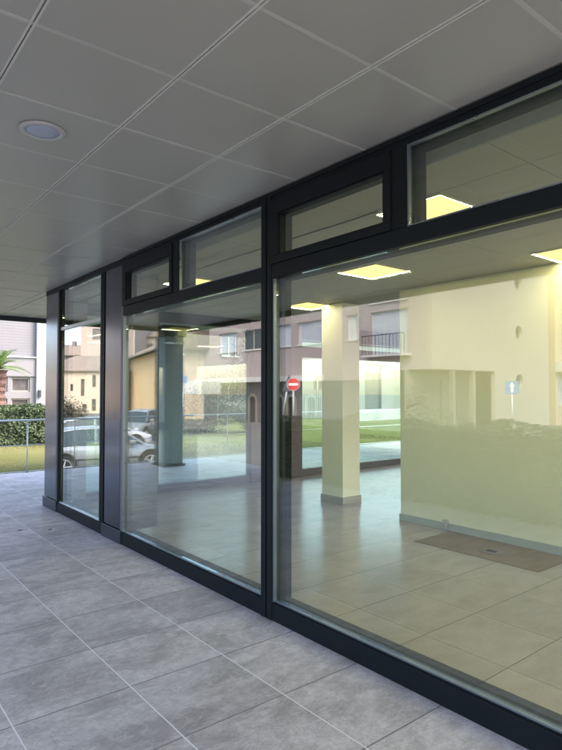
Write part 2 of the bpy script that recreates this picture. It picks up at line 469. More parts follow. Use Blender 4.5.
# ------------------------------------------------------------------ shopfront
sf = thing('shopfront', 'anthracite framed glass shopfront with top vent windows along the paved terrace', 'shopfront', (D, 0, 0))
def P(name, boxes, mat, bevel=0.003, parent=None):
    # boxes are given in world x,y,z; the parent sits at (D,0,0)
    bs = [(b[0] - D, b[1] - D, *b[2:]) for b in (boxes if isinstance(boxes[0], (tuple, list)) else [boxes])]
    return add_box(name, bs, mat, sf if parent is None else parent, bevel)
FI = D + 0.175       # inner face of the frame profiles
GX0, GX1 = D + 0.030, D + 0.056   # glass sheet
YF0 = -6.2
P('bottom_rail', [(D, FI, YF0, YE, 0.002, 0.118), (D + 0.012, FI - 0.05, YF0, YE, 0.118, 0.126)], M['frame'])
P('head_rail', [(D, FI, YF0, YE, 2.875, HS - 0.004), (D - 0.012, D, YF0, 5.60, 2.905, HS - 0.006)], M['frame'])
# column cladding: two clad columns, dark flanks either side
def column(name, y0, y1, xin):
    c = P(name, (D + 0.004, xin, y0, y1, 0.14, 2.873), M['clad'], 0.006)
    P('plinth', (D - 0.012, D + 0.003, y0 - 0.05, y1 + 0.02, 0.002, 0.136), M['plinth'], 0.003)
    P('column_side', [(D + 0.006, xin + 0.003, y0 - 0.055, y0 - 0.001, 0.128, 2.873)], M['clad_in'], 0.002)
    return c
column('column_cladding', 5.66, 6.09, 2.82)
column('column_cladding', 7.70, 8.185, 2.80)
P('mullion', [(D - 0.006, FI, 6.093, 6.135, 0.128, 2.873), (D - 0.006, FI, 6.15, 6.20, 0.128, 2.873)], M['frame'])
P('mullion', [(D - 0.006, FI, 7.60, 7.642, 0.128, 2.873)], M['frame'])
mods = []
y = 3.113
for k in range(4):
    ym = 3.113 - 2.43 * k
    P('mullion', [(D - 0.010, FI, ym, ym + 0.046, 0.004, 2.934), (D + 0.012, FI - .01, ym + 0.046, ym + 0.062, 0.004, 2.93), (D - 0.010, FI, ym + 0.062, ym + 0.114, 0.004, 2.934)], M['frame'])
# modules between y0 (near side) and y1 (far side), the vent window sits at the far end of each
def module(y0, y1):
    P('transom', [(D - 0.004, FI, y0, y1, 2.335, 2.43)], M['frame'])
    P('glazing_bead', [(D + 0.016, D + 0.0295, y0 + 0.012, y1 - 0.012, 0.1265, 0.136),
                       (D + 0.004, D + 0.03, y0, y0 + 0.012, 0.1265, 2.333), (D + 0.004, D + 0.03, y1 - 0.012, y1, 0.1265, 2.333)], M['frame_bead'], 0)
    P('window_pane', (GX0, GX1, y0 + 0.001, y1 - 0.001, 0.130, 2.334), M['glass'], 0)
    yd = y1 - 1.115     # divider
    P('mullion', (D - 0.004, FI, yd - 0.05, yd + 0.05, 2.431, 2.874), M['frame'])
    P('window_pane', (GX0, GX1, y0 + 0.001, yd - 0.051, 2.431, 2.874), M['glass'], 0)
    P('glazing_bead', [(D + 0.004, D + 0.028, y0, yd - 0.052, 2.432, 2.440), (D + 0.004, D + 0.028, y0, yd - 0.052, 2.866, 2.873), (D + 0.004, D + 0.028, yd - 0.062, yd - 0.052, 2.441, 2.865)], M['frame_bead'], 0)
    a, b, c, d = yd + 0.052, y1 - 0.002, 2.432, 2.873
    w = 0.050
    v = P('vent_window', [(D - 0.016, FI - 0.06, a, b, c, c + w), (D - 0.016, FI - 0.06, a, b, d - w - 0.05, d),
                          (D - 0.016, FI - 0.06, a, a + w, c + w, d - w - 0.05), (D - 0.016, FI - 0.06, b - w - 0.03, b, c + w, d - w - 0.05),
                          (D - 0.006, FI - 0.07, a + w, a + w + .012, c + w, d - w - 0.05), (D - 0.006, FI - 0.07, b - w - 0.042, b - w - .03, c + w, d - w - 0.05),
                          (D - 0.006, FI - 0.07, a + w, b - w - .03, c + w, c + w + .010), (D - 0.006, FI - 0.07, a + w, b - w - .03, d - w - .062, d - w - .05)], M['frame'], 0.004)
    P('window_pane', (GX0 - 0.01, GX1 - 0.01, a + w + .01, b - w - 0.04, c + w + .008, d - w - 0.058), M['glass'], 0, parent=v)
    v.children[0].parent = v
module(3.229, 5.604)
for k in range(3):
    module(3.113 - 2.43 * (k + 1) + 0.116, 3.113 - 2.43 * k - 0.001)
# narrow bay between the two columns
P('window_pane', (GX0, GX1, 6.201, 7.599, 0.130, 2.348), M['glass'], 0)
P('window_pane', (GX0, GX1, 6.201, 7.599, 2.392, 2.873), M['glass'], 0)
P('transom', (D + 0.01, FI - .05, 6.201, 7.599, 2.349, 2.391), m_plain('light_bar', (0.42, 0.43, 0.44), 0.35, 0.05, 3, 0.5))
P('glazing_bead', [(D + 0.014, D + 0.0295, 6.22, 7.59, 0.1265, 0.138), (D + 0.004, D + 0.03, 6.201, 6.214, 0.135, 2.34)], m_plain('light_bead', (0.5, 0.52, 0.52), 0.35), 0)

# ------------------------------------------------------------------ end glazing (short side of the room)
eg = thing('end_glazing', 'dark framed glass end wall facing the lawn at the far side of the room', 'glass wall', (2.82, YE, 0))
def E_(name, boxes, mat, bevel=0.003):
    bs = [(b[0] - 2.82, b[1] - 2.82, b[2] - YE, b[3] - YE, b[4], b[5]) for b in (boxes if isinstance(boxes[0], (tuple, list)) else [boxes])]
    return add_box(name, bs, mat, eg, bevel)
Y0, Y1 = YE - 0.14, YE - 0.01
m_post = m_plain('dark_red_frame', (0.035, 0.014, 0.014), 0.4)
E_('bottom_rail', [(2.805, 12.1, Y0, Y1, 0.001, 0.13)], m_plain('dark_brown_rail', (0.028, 0.016, 0.016), 0.4))
E_('head_rail', [(2.805, 5.8, Y0, Y1, 2.64, 2.93), (5.8, 12.1, Y0, Y1, 2.53, 2.93)], M['frame'])
E_('post', (5.80, 6.02, Y0 - .02, Y1 + .01, 0.002, 2.92), m_post)
E_('post', (6.70, 6.96, Y0 - .02, Y1 + .01, 0.002, 2.92), m_post)
E_('transom', (6.961, 12.1, Y0, Y1, 2.20, 2.40), m_post)
E_('post', (4.02, 4.07, Y0, Y1, 0.131, 2.639), M['frame'])
E_('post', (10.4, 10.5, Y0, Y1, 0.131, 2.199), M['frame'])
for a, b in ((2.806, 4.019), (4.071, 5.799), (6.021, 6.699)):
    E_('window_pane', (a, b, Y0 + .05, Y0 + .074, 0.131, 2.639 if b < 5.8 else 2.529), M['glass_end'], 0)
for a, b in ((6.961, 10.399), (10.501, 12.1)):
    E_('window_pane', (a, b, Y0 + .05, Y0 + .074, 0.131, 2.199), M['glass_end'], 0)
E_('window_pane', (6.961, 12.1, Y0 + .05, Y0 + .074, 2.401, 2.529), M['glass_end'], 0)

# ------------------------------------------------------------------ room
LIGHTS = [(3.28, 2.425), (4.45, 4.005), (5.50, 6.20), (5.47, 2.33), (3.32, 5.70), (8.2, 6.0), (8.2, 3.0), (7.4, -1.5), (3.3, 0.75), (4.6, 0.75), (3.3, -1.2), (4.6, -1.2)]  # last four are out of view, added to brighten the partition wall
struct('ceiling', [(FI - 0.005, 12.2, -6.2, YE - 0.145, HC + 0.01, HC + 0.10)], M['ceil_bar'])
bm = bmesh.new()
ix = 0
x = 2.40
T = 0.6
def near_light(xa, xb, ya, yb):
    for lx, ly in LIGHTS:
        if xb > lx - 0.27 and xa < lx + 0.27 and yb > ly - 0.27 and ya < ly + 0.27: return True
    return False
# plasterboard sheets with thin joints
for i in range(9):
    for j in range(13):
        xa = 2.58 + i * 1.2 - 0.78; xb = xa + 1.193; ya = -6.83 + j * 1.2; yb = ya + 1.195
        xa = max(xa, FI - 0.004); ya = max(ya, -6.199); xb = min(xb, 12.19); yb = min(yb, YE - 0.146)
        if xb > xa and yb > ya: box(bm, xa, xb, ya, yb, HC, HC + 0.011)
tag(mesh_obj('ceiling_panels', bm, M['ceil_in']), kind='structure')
struct('wall_back', [(12.1, 12.3, -6.2, YE, -0.002, 0.5), (12.1, 12.3, -6.2, YE, 2.6, HS), (12.1, 12.3, -6.2, -5.5, 0.5, 2.6), (12.1, 12.3, 7.6, YE, 0.5, 2.6), (12.1, 12.3, 1.2, 1.8, 0.5, 2.6)], M['white_plaster'])  # unseen wall; its wide openings are added to let more daylight in
struct('wall_side', [(2.44, 12.1, -6.4, -6.2, -0.002, 0.3), (2.44, 12.1, -6.4, -6.2, 2.6, HS), (5.2, 6.0, -6.4, -6.2, 0.3, 2.6), (11.6, 12.1, -6.4, -6.2, 0.3, 2.6)], M['white_plaster'])  # openings out of view, added so the room gets brighter

WX = 5.53
cb = thing('ceiling_cable', 'thin dark cable with a white clip end running under the room ceiling', 'cable', (2.97, 2.62, HC))
bm = bmesh.new(); pts = [(0.03 * math.sin(k * .7) * .2, .24 * k, -.006 - .003 * math.sin(k * 1.3)) for k in range(12)]
for a_, b_ in zip(pts, pts[1:]): tube(bm, a_, b_, .0045, n=6)
mesh_obj('cord', bm, M['rubber'], cb, smooth=True)
add_box('clip', (-.014, .014, -.03, .004, -.02, -.001), M['white'], cb, .003)
pw = thing('partition_wall', 'pale green cream partition wall inside the empty room', 'wall', (WX, 0, 0))
add_box('wall_panel', (0, 0.22, -6.19, 4.56, 0.0, HC - 0.001), M['white_plaster'], pw, 0.004)
add_box('skirting', [(-0.014, -0.001, -6.19, 4.574, 0.0005, 0.082)], M['skirt'], pw, 0.002)

pl = thing('pillar', 'cream square pillar with grey skirting standing alone in the room', 'pillar', (5.81, 5.87, 0))
add_box('shaft', (-0.17, 0.17, -0.21, 0.21, 0.0, HC - 0.001), M['white_plaster'], pl, 0.006)
add_box('skirting', [(-0.184, 0.184, -0.224, -0.211, 0.0005, 0.10), (-0.184, -0.171, -0.211, 0.224, 0.0005, 0.10), (0.171, 0.184, -0.211, 0.224, 0.0005, 0.10), (-0.171, 0.171, 0.211, 0.224, 0.0005, 0.10)], M['skirt2'], pl, 0.002)

bm = bmesh.new(); box(bm, -0.32, 0.32, -0.665, 0.665, 0, 0.003)
mat_o = mesh_obj('floor_patch', bm, M['brown_patch'])
mat_o.location = (5.17, 3.165, 0.001)
tag(mat_o, 'brown rectangular patch on the floor beside the partition wall', 'floor patch')
ac = thing('floor_socket', 'round floor socket cover set in the brown patch', 'floor socket', (5.11, 3.10, 0.0045))
bm = bmesh.new(); lathe(bm, [(0.001, 0.006), (0.10, 0.006), (0.115, 0.005), (0.125, 0.0)], 36)
mesh_obj('cover', bm, m_plain('socket_cover', (0.13, 0.10, 0.065), 0.35, 0.1), ac, smooth=False)
add_box('handle', (-0.02, 0.02, -0.045, 0.045, 0.0065, 0.012), M['rubber'], ac, 0.002)

vp = thing('pipe_stub', 'small white pipe stub with valve poking out at the partition wall base', 'pipe stub', (WX - 0.03, 3.89, 0))
bm = bmesh.new(); tube(bm, (0, 0, 0.0), (0, 0, 0.075), 0.011); tube(bm, (0, 0, 0.075), (0.014, 0, 0.075), 0.009)
mesh_obj('pipe', bm, M['metal'], vp, smooth=True)
add_box('valve', [(-0.022, 0.012, -0.022, 0.022, 0.076, 0.125)], M['white'], vp, 0.004)
add_box('clip', [(-0.014, 0.014, 0.023, 0.05, 0.10, 0.118)], M['metal'], vp, 0.002)

lab = ['glowing square ceiling light seen through the top pane right of the vent window',
       'glowing square ceiling light in front of the cream pillar, mid ceiling',
       'glowing square ceiling light just left of the cream pillar top',
       'glowing square ceiling light at the top edge of the partition wall',
       'glowing square ceiling light seen through the top pane between clad column and mullion',
       'glowing square ceiling light behind the partition wall near the lawn side',
       'glowing square ceiling light behind the middle of the partition wall',
       'glowing square ceiling light deep behind the partition wall, out of sight',
       'unseen square ceiling light added to brighten the room, nearest the street end of the shopfront',
       'unseen square ceiling light added to brighten the room, over the near end of the partition wall',
       'unseen square ceiling light added to brighten the room, at the near end of the shopfront', 'unseen square ceiling light added to brighten the room, next to the partition wall at the near end']
proto = thing('ceiling_light', lab[0], 'ceiling light', (LIGHTS[0][0], LIGHTS[0][1], HC), 0, 'lit square panels in the room ceiling')
a, b = 0.262, 0.275
add_box('frame', [(-b, b, -b, -a, -0.012, -0.0005), (-b, b, a, b, -0.012, -0.0005), (-b, -a, -a, a, -0.012, -0.0005), (a, b, -a, a, -0.012, -0.0005)], M['lamp_rim'], proto)
add_box('diffuser', (-a + .007, a - .007, -a + .007, a - .007, -0.006, -0.001), M['lamp'], proto)
add_box('light_strip', [(-a + .001, a - .001, -a + .001, -a + .006, -0.010, -0.001), (-a + .001, a - .001, a - .006, a - .001, -0.010, -0.001),
                        (-a + .001, -a + .006, -a + .007, a - .007, -0.010, -0.001), (a - .006, a - .001, -a + .007, a - .007, -0.010, -0.001)], M['strip'], proto)
for k in range(1, len(LIGHTS)):
    if k == 3:
        x, y = 5.24, 2.33
    c = copy_tree(proto); c.location = (LIGHTS[k][0] if k != 3 else 5.245, LIGHTS[k][1], HC); c['label'] = lab[k]

# floor fixings on the terrace
for k, (x, y, l) in enumerate(((1.79, 6.90, 'small dark round fixing in the paving, left of the pair near the corner column'), (2.06, 6.72, 'small dark round fixing in the paving, right of the pair near the corner column'))):
    bm = bmesh.new(); lathe(bm, [(0.022, 0.0005), (0.02, 0.005), (0.002, 0.006)], 20)
    o = mesh_obj('floor_fixing', bm, M['sign_back']); o.location = (x, y, 0)
    tag(o, l, 'floor fixing', 'fixings in the paving')

# ------------------------------------------------------------------ terrace pillar, railing
tp = thing('pillar', 'grey blue outdoor pillar with dark head and foot standing on the terrace before the railing', 'pillar', (5.78, 11.0, 0))
add_box('shaft', (-0.21, 0.21, -0.25, 0.25, 0.05, 2.72), M['pillar_out'], tp, 0.01)
add_box('foot', (-0.25, 0.25, -0.29, 0.29, 0.0, 0.05), M['edge_dark'], tp, 0.006)
add_box('head', [(-0.26, 0.26, -0.30, 0.07, 2.72, 2.85), (-0.32, 0.32, -0.36, 0.05, 2.85, HS - 0.005)], M['edge_dark'], tp, 0.006)
LB=add_box('lamp_bracket', [(0.02, 0.24, -0.275, -0.251, 2.56, 2.60)], M['metal'], tp, 0.003)

tp2 = copy_tree(tp); tp2.location = (-0.93, 11.1, 0)
tp2['label'] = 'grey terrace pillar at the street side corner of the soffit'

rl = thing('railing', 'thin steel railing along the far edge of the terrace before the lawn', 'railing', (0, 11.72, 0))
bm = bmesh.new(); tube(bm, (-1.9, 0, 1.01), (23.5, 0, 1.01), 0.019, n=12); mesh_obj('handrail', bm, M['metal'], rl, smooth=True)
for z in (0.53, 0.03):
    bm = bmesh.new(); tube(bm, (-1.9, 0, z), (23.5, 0, z), 0.007, n=8); mesh_obj('lower_rail', bm, M['metal'], rl, smooth=True)
p0 = None
for k in range(11):
    x = -1.45 + 2.3 * k
    if p0 is None:
        bm = bmesh.new(); tube(bm, (0, 0, 0), (0, 0, 1.0), 0.013, n=10); p0 = mesh_obj('post', bm, M['metal'], rl, smooth=True); p0.location.x = x
    else:
        c = p0.copy(); C.objects.link(c); c.location.x = x

# ------------------------------------------------------------------ foliage
G = -1.03            # street level
def ray_m(px, z, h=0.0):   # position (metres) of a spot at camera depth z beyond the glass, folded back to the street side
    lat = (px - 281) / 574.46 * z; s, c = 0.6266, 0.7793
    return (opp(z * s + lat * c), z * c - lat * s)

def leaf(bm, p, s, nrm=None):
    n = Vector((random.gauss(0, 1), random.gauss(0, 1), random.gauss(0, 1)))
    if nrm is not None: n = n * 0.55 + nrm * 1.2
    n.normalize()
    a = n.orthogonal().normalized(); a.rotate(Matrix.Rotation(random.uniform(0, 6.28), 3, n)); b = n.cross(a)
    l = s * random.uniform(0.8, 1.4); w = l * 0.5
    vs = [bm.verts.new(p - a * l * .5), bm.verts.new(p + b * w * .5 + n * w * .1), bm.verts.new(p + a * l * .5), bm.verts.new(p - b * w * .5 + n * w * .1)]
    bm.faces.new(vs)

def hedge(name, label, x0, x1, y0, y1, h, n, s=0.07, mat='hedge_leaf', base=0.0):
    t = thing(name, label, 'hedge', ((x0 + x1) / 2, (y0 + y1) / 2, base))
    hx, hy = (x1 - x0) / 2, (y1 - y0) / 2
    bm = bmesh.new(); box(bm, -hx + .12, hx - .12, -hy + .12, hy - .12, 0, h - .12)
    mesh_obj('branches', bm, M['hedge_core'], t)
    bm = bmesh.new()
    per = [2 * hy * h, 2 * hy * h, 2 * hx * h, 2 * hx * h, 4 * hx * hy]
    tot = sum(per)
    for k in range(n):
        r = random.uniform(0, tot); f = 0
        while r > per[f]: r -= per[f]; f += 1
        u, v = random.random(), random.random()
        if f < 2: p = Vector(((-hx, hx)[f], (2 * u - 1) * hy, v * h)); nn = Vector(((-1, 1)[f], 0, .4))
        elif f < 4: p = Vector(((2 * u - 1) * hx, (-hy, hy)[f - 2], v * h)); nn = Vector((0, (-1, 1)[f - 2], .4))
        else: p = Vector(((2 * u - 1) * hx, (2 * v - 1) * hy, h)); nn = Vector((0, 0, 1))
        bump = 0.05 * math.sin(p.x * 3.1 + p.y * 2.3) + 0.04 * math.sin(p.z * 7 + p.y * 5 + p.x * 4)
        p += nn * (bump - random.random() ** 2 * 0.16)
        leaf(bm, p, s, nn)
    mesh_obj('foliage', bm, M[mat], t)
    return t

def bush(name, label, cat, loc, rx, ry, h, n, s, mat, trunk=0.0, tr=0.06, clumps=14, group=None):
    t = thing(name, label, cat, loc, 0, group)
    bm = bmesh.new()
    cl = []
    for k in range(clumps):
        a = random.uniform(0, 6.28); q = random.random() ** .5
        z = trunk + (h - trunk) * random.uniform(0.15, 0.85)
        sh = 1 - 0.55 * abs((z - trunk) / (h - trunk) - 0.4)
        cl.append((Vector((math.cos(a) * q * rx * .75 * sh, math.sin(a) * q * ry * .75 * sh, z)), random.uniform(.28, .5)))
    # stem and limbs
    tm = bmesh.new()
    top = Vector((random.uniform(-.1, .1), random.uniform(-.1, .1), trunk + (h - trunk) * 0.35))
    tube(tm, (0, 0, 0), top, tr, tr * .6, 8)
    for c, q in cl: tube(tm, top * random.uniform(.5, 1), c, tr * .35, tr * .08, 6)
    mesh_obj('trunk' if trunk > .3 else 'stem', tm, M['bark'], t)
    for k in range(n):
        c, q = random.choice(cl)
        d = Vector((random.gauss(0, 1), random.gauss(0, 1), random.gauss(0, 1))).normalized()
        rr = random.random() ** .45
        p = c + Vector((d.x * rx * q * rr * 1.3, d.y * ry * q * rr * 1.3, d.z * (h - trunk) * q * .62 * rr))
        if p.z < 0.03: p.z = abs(p.z) + .03
        leaf(bm, p, s, d)
    mesh_obj('foliage' if trunk <= .3 else 'crown', bm, M[mat], t)
    return t

hedge('hedge', 'dense green hedge beyond the lawn in front of the grey sided building', 1.6, 7.3, 18.0, 19.1, 1.12, 15000, 0.085)
hedge('hedge', 'dark clipped hedge along the street side edge of the terrace', -2.25, -1.65, -3.0, 8.5, 1.12, 16000, 0.075)
bush('bush', 'brown green spreading bush on the lawn beyond the railing', 'bush', (11.6, 19.0, -0.03), 1.45, 1.1, 2.25, 14000, 0.085, 'bush_leaf')
bush('bush', 'low green bush left of the spreading brown bush', 'bush', (9.5, 18.9, -0.03), 0.9, 0.8, 1.15, 2600, 0.09, 'hedge_leaf')
bush('bush', 'low green bush right of the spreading brown bush', 'bush', (13.4, 18.7, -0.03), 0.9, 0.8, 1.0, 2600, 0.09, 'hedge_leaf')
x, y = ray_m(416, 11.5)
bush('shrub', 'thin straggly shrub poking above the far side of the dark hedge', 'bush', (x, y, G), .45, .45, 2.75, 500, .07, 'bush_leaf', 0.25, .03, 9)
x, y = ray_m(447, 12.5)
bush('shrub', 'low broad shrub just behind the dark terrace hedge', 'bush', (x, y, G), 1.1, .7, 2.25, 1300, .07, 'hedge_leaf', 0.25, .03, 12)
bush('bush', 'dark leafless bush standing before the pale barn', 'bush', (-7.9, 38.0, -1.03), 1.4, 1.2, 2.4, 2600, 0.12, 'bush_leaf')
for k, (x, y, r, h, l) in enumerate(((17.9, 24.0, 2.0, 5.2, 'loose brown tree on the lawn behind the brown bush'),)):
    bush('tree', l, 'tree', (x, y, -0.03), r, r, h, 5200, 0.15, 'tree_leaf', 1.0, 0.10, 22)

# palm
pt = thing('palm_tree', 'young palm with reddish shaggy trunk beside the hedge', 'palm tree', (4.33, 19.55, -0.03))
bm = bmesh.new(); prof = []
for k in range(22):
    z = k * 0.108; prof.append((0.27 + 0.05 * (k % 2) + 0.06 * math.sin(k * .3), z))
lathe(bm, prof, 22); mesh_obj('trunk', bm, M['palm_bark'], pt)
for k in range(34):
    bm = bmesh.new()
    az = k * 2.4; el = R(random.uniform(5, 75)); L = random.uniform(0.85, 1.25)
    base = Vector((0, 0, 2.3)); prev = base
    d = Vector((math.cos(az) * math.cos(el), math.sin(az) * math.cos(el), math.sin(el)))
    pts = []
    for s in range(9):
        tt = s / 8; pts.append(base + d * L * tt + Vector((0, 0, -0.42 * L * tt * tt)))
    for s in range(8):
        tube(bm, pts[s], pts[s + 1], 0.012 * (1 - s / 9), 0.011 * (1 - (s + 1) / 9), 4, False)
        dirv = (pts[s + 1] - pts[s]).normalized(); side = dirv.cross(Vector((0, 0, 1))).normalized()
        for q in range(3):
            pp = pts[s].lerp(pts[s + 1], q / 3)
            for sg in (-1, 1):
                tip = pp + (side * sg * 0.8 + dirv * 0.9 + Vector((0, 0, .15))).normalized() * 0.32 * (1 - abs(s / 8 - .45))
                w = dirv * 0.014
                bm.faces.new([bm.verts.new(pp - w), bm.verts.new(pp + w), bm.verts.new(tip)])
    mesh_obj('frond', bm, M['palm_leaf'], pt)

# ------------------------------------------------------------------ buildings
def wall_cells(bm, u0, u1, v0, v1, ops, fn):
    """rectangle minus openings, as boxes; fn(bm,ua,ub,va,vb)"""
    us = sorted(set([u0, u1] + [min(max(o[i], u0), u1) for o in ops for i in (0, 1)]))
    vs = sorted(set([v0, v1] + [min(max(o[i], v0), v1) for o in ops for i in (2, 3)]))
    for a, b in zip(us, us[1:]):
        run = None
        for c, d in zip(vs, vs[1:]):
            cx, cz = (a + b) / 2, (c + d) / 2
            hole = any(o[0] < cx < o[1] and o[2] < cz < o[3] for o in ops)
            if hole:
                if run: fn(bm, a, b, *run); run = None
            else:
                run = (run[0], d) if run else (c, d)
        if run: fn(bm, a, b, *run)

def front_wall(parent, mat, u0, u1, v0, v1, ops, th=0.28, y=0.0, name='wall'):
    bm = bmesh.new()
    wall_cells(bm, u0, u1, v0, v1, ops, lambda b, a, c, d, e: box(b, a, c, y, y + th, d, e))
    bmesh.ops.remove_doubles(bm, verts=bm.verts, dist=1e-5)
    return mesh_obj(name, bm, mat, parent)

def window(parent, o, pane_mat, y=0.0, sill=True, frame_mat='white', name='window', label=None, bars=1, rec=0.14):
    a, b, c, d = o; w = 0.06
    bs = [(a, b, y + rec, y + rec + .06, c, c + w), (a, b, y + rec, y + rec + .06, d - w, d), (a, a + w, y + rec, y + rec + .06, c + w, d - w), (b - w, b, y + rec, y + rec + .06, c + w, d - w)]
    for k in range(bars):
        m = a + (b - a) * (k + 1) / (bars + 1); bs.append((m - .025, m + .025, y + rec, y + rec + .06, c + w, d - w))
    f = add_box(name, bs, M[frame_mat], parent, 0)
    if label: f['label'] = label
    add_box('pane', (a + w * .5, b - w * .5, y + rec + .062, y + rec + .09, c + w * .5, d - w * .5), M[pane_mat], f)
    if sill: add_box('sill', (a - .08, b + .08, y - .10, y + .1, c - .09, c - .001), M['white'], f)
    return f

# --- mauve apartment block with a cream end wall (stands across the street; seen mirrored in the shopfront)
X0, YC = opp(28.9), 21.7
ab = thing('apartment_building', 'mauve apartment block with blank cream end wall holding round windows', 'building', (X0, YC, G), R(90))
# local: u = y - YC, local y = depth towards -x ; heights measured from the street
def hz(z): return z - G
win = []
for (ya, yb) in ((42.35, 45.3), (38.5, 41.4), (34.8, 37.3), (31.1, 34.0), (27.6, 28.6)):
    win.append((ya - YC, yb - YC, hz(5.2), hz(6.93)))
win6 = (23.25 - YC, 26.36 - YC, hz(4.02), hz(6.9))
up = [(a, b, c + 3.5, d + 3.5) for a, b, c, d in win] + [(win6[0], win6[1], win6[2] + 3.5, win6[3] + 3.5)]
arches = [(yy - YC - .55, yy - YC + .55, 0.0, hz(1.30)) for yy in (39.9, 36.25, 34.75, 32.4)]
TOP = hz(12.2)
front_wall(ab, m_plain('dark_ground_floor', (0.075, 0.075, 0.085), .6, .2), 0.0, 27.5, 0, hz(2.385), arches + [(0.0, 2.9, 0, hz(2.97))], name='ground_floor_wall')
front_wall(ab, M['mauve'], 0.0, 27.5, hz(2.387), TOP, win + [win6] + up + arches + [(0.0, 2.9, 0, hz(2.97))])
for k, w in enumerate(win + up): window(ab, w, 'dark_glass' if k in (1, 6) else 'shutter', bars=1)
for w in (win6, up[-1]): window(ab, w, 'shutter', sill=False, bars=2)
add_box('balcony_slab', (win6[0] - .3, win6[1] + .25, -0.7, -0.001, win6[2] - .16, win6[2] - .02), M['white'], ab)
bm = bmesh.new(); A, B = win6[0] - .25, win6[1] + .2
tube(bm, (A, -.65, win6[2] + 1.25), (B, -.65, win6[2] + 1.25), .03); 
n = 12
for i in range(n + 1): tube(bm, (A + (B - A) * i / n, -.65, win6[2] - .02), (A + (B - A) * i / n, -.65, win6[2] + 1.25), .018 if i % 4 else .03, n=6)
mesh_obj('balcony_railing', bm, M['edge_dark'], ab)
add_box('canopy', (9.3, 27.6, -0.9, -0.001, hz(2.38), hz(2.80)), M['white'], ab, .02)
add_box('shopfront_band', [(6.0, 27.4, 0.30, 0.36, 0, hz(2.3))], M['dark_glass'], ab)
for a in arches:   # arch surrounds
    bm = bmesh.new(); cx = (a[0] + a[1]) / 2; r = (a[1] - a[0]) / 2; zt = a[3] - r
    n = 14; outer = []; inner = []
    for i in range(n + 1):
        t = math.pi * i / n
        inner.append((cx + math.cos(t) * (r - .1), zt + math.sin(t) * (r - .1))); outer.append((cx + math.cos(t) * (r + .12), zt + math.sin(t) * (r + .12)))
    for i in range(n):
        prism(bm, [(inner[i][0], -.05, inner[i][1]), (outer[i][0], -.05, outer[i][1]), (outer[i + 1][0], -.05, outer[i + 1][1]), (inner[i + 1][0], -.05, inner[i + 1][1])], (0, .12, 0))
    for sx in (-1, 1): box(bm, cx + sx * r - .11, cx + sx * r + .11, -.05, .07, 0, zt)
    mesh_obj('arch', bm, M['undercroft'], ab)
# cream end wall (local plane x = 0, facing the camera side), built from boxes along depth v = -x_world
def end_cell(b, a, c, d, e): box(b, -0.30, -0.001, a, c, d, e)
rwin = [(opp(39.0), 9.44), (opp(39.0), 5.83), (opp(39.0), 2.35)]
ops = []; centers = []
for xw, z in rwin:
    v = X0 - xw; ops.append((v - .7, v + .7, hz(z) - .7, hz(z) + .7)); centers.append((v, hz(z)))
v_rec = 35.83 - 28.9
ops_all = ops + [(0.0, v_rec, 0.0, hz(2.97))]
W_END = 14.5
bm = bmesh.new(); wall_cells(bm, 0.0, W_END, 0.0, TOP, ops_all, end_cell); mesh_obj('end_wall', bm, M['cream'], ab)
for (v, z) in centers:
    bm = bmesh.new(); n = 32; r = .5
    for dx0 in (-0.30,):
        ring = []; sq = []
        for i in range(n):
            t = 2 * math.pi * i / n; c, s = math.cos(t), math.sin(t); k = .7 / max(abs(c), abs(s))
            ring.append((v + r * c, z + r * s)); sq.append((v + k * c, z + k * s))
        F1 = [bm.verts.new((-.30, a, b)) for a, b in ring]; F2 = [bm.verts.new((-.30, a, b)) for a, b in sq]
        Bk = [bm.verts.new((-.02, a, b)) for a, b in ring]
        for i in range(n):
            j = (i + 1) % n; bm.faces.new((F1[i], F1[j], F2[j], F2[i])); bm.faces.new((F1[i], Bk[i], Bk[j], F1[j]))
    w = mesh_obj('round_window', bm, M['cream'], ab)
    bm = bmesh.new(); vs = [bm.verts.new((-.10, a, b)) for a, b in ring]; v2 = [bm.verts.new((-.06, a, b)) for a, b in ring]
    bm.faces.new(vs); bm.faces.new(v2[::-1])
    for i in range(n): bm.faces.new((vs[i], v2[i], v2[(i + 1) % n], vs[(i + 1) % n]))
    mesh_obj('pane', bm, M['dark_glass'], w)
    bm = bmesh.new()
    for i in range(n):
        j = (i + 1) % n
        def rr(q, idx): t = 2 * math.pi * idx / n; return (-.33, v + q * math.cos(t), z + q * math.sin(t))
        prism(bm, [rr(.5, i), rr(.57, i), rr(.57, j), rr(.5, j)], (.029, 0, 0))
    mesh_obj('frame', bm, M['concrete'], w)
add_box('undercroft_wall', [(1.5, 1.6, -0.3, v_rec + .5, 0.0, hz(2.97)), (1.3, 1.49, 3.2, 4.0, 0.0, hz(2.3)), (1.4, 1.49, 5.0, 6.2, 0.9, hz(2.0))], M['undercroft'], ab)
add_box('undercroft_soffit', [(0.02, 2.9, 0.3, v_rec + .3, hz(2.98), hz(3.1))], M['cream'], ab)
add_box('undercroft_column', [(-.25, .05, 4.4, 4.7, 0, hz(2.97))], M['undercroft'], ab)
add_box('undercroft_column', [(-.25, .05, 2.2, 2.45, 0, hz(2.97))], M['undercroft'], ab)
add_box('roof', (-0.4, 27.6, -0.15, W_END + .1, TOP, TOP + .35), M['concrete'], ab)
add_box('rear_wall', [(0.0, 27.5, W_END - .25, W_END, 0, TOP), (27.25, 27.5, 0.3, W_END - .26, 0, TOP)], M['cream'], ab)

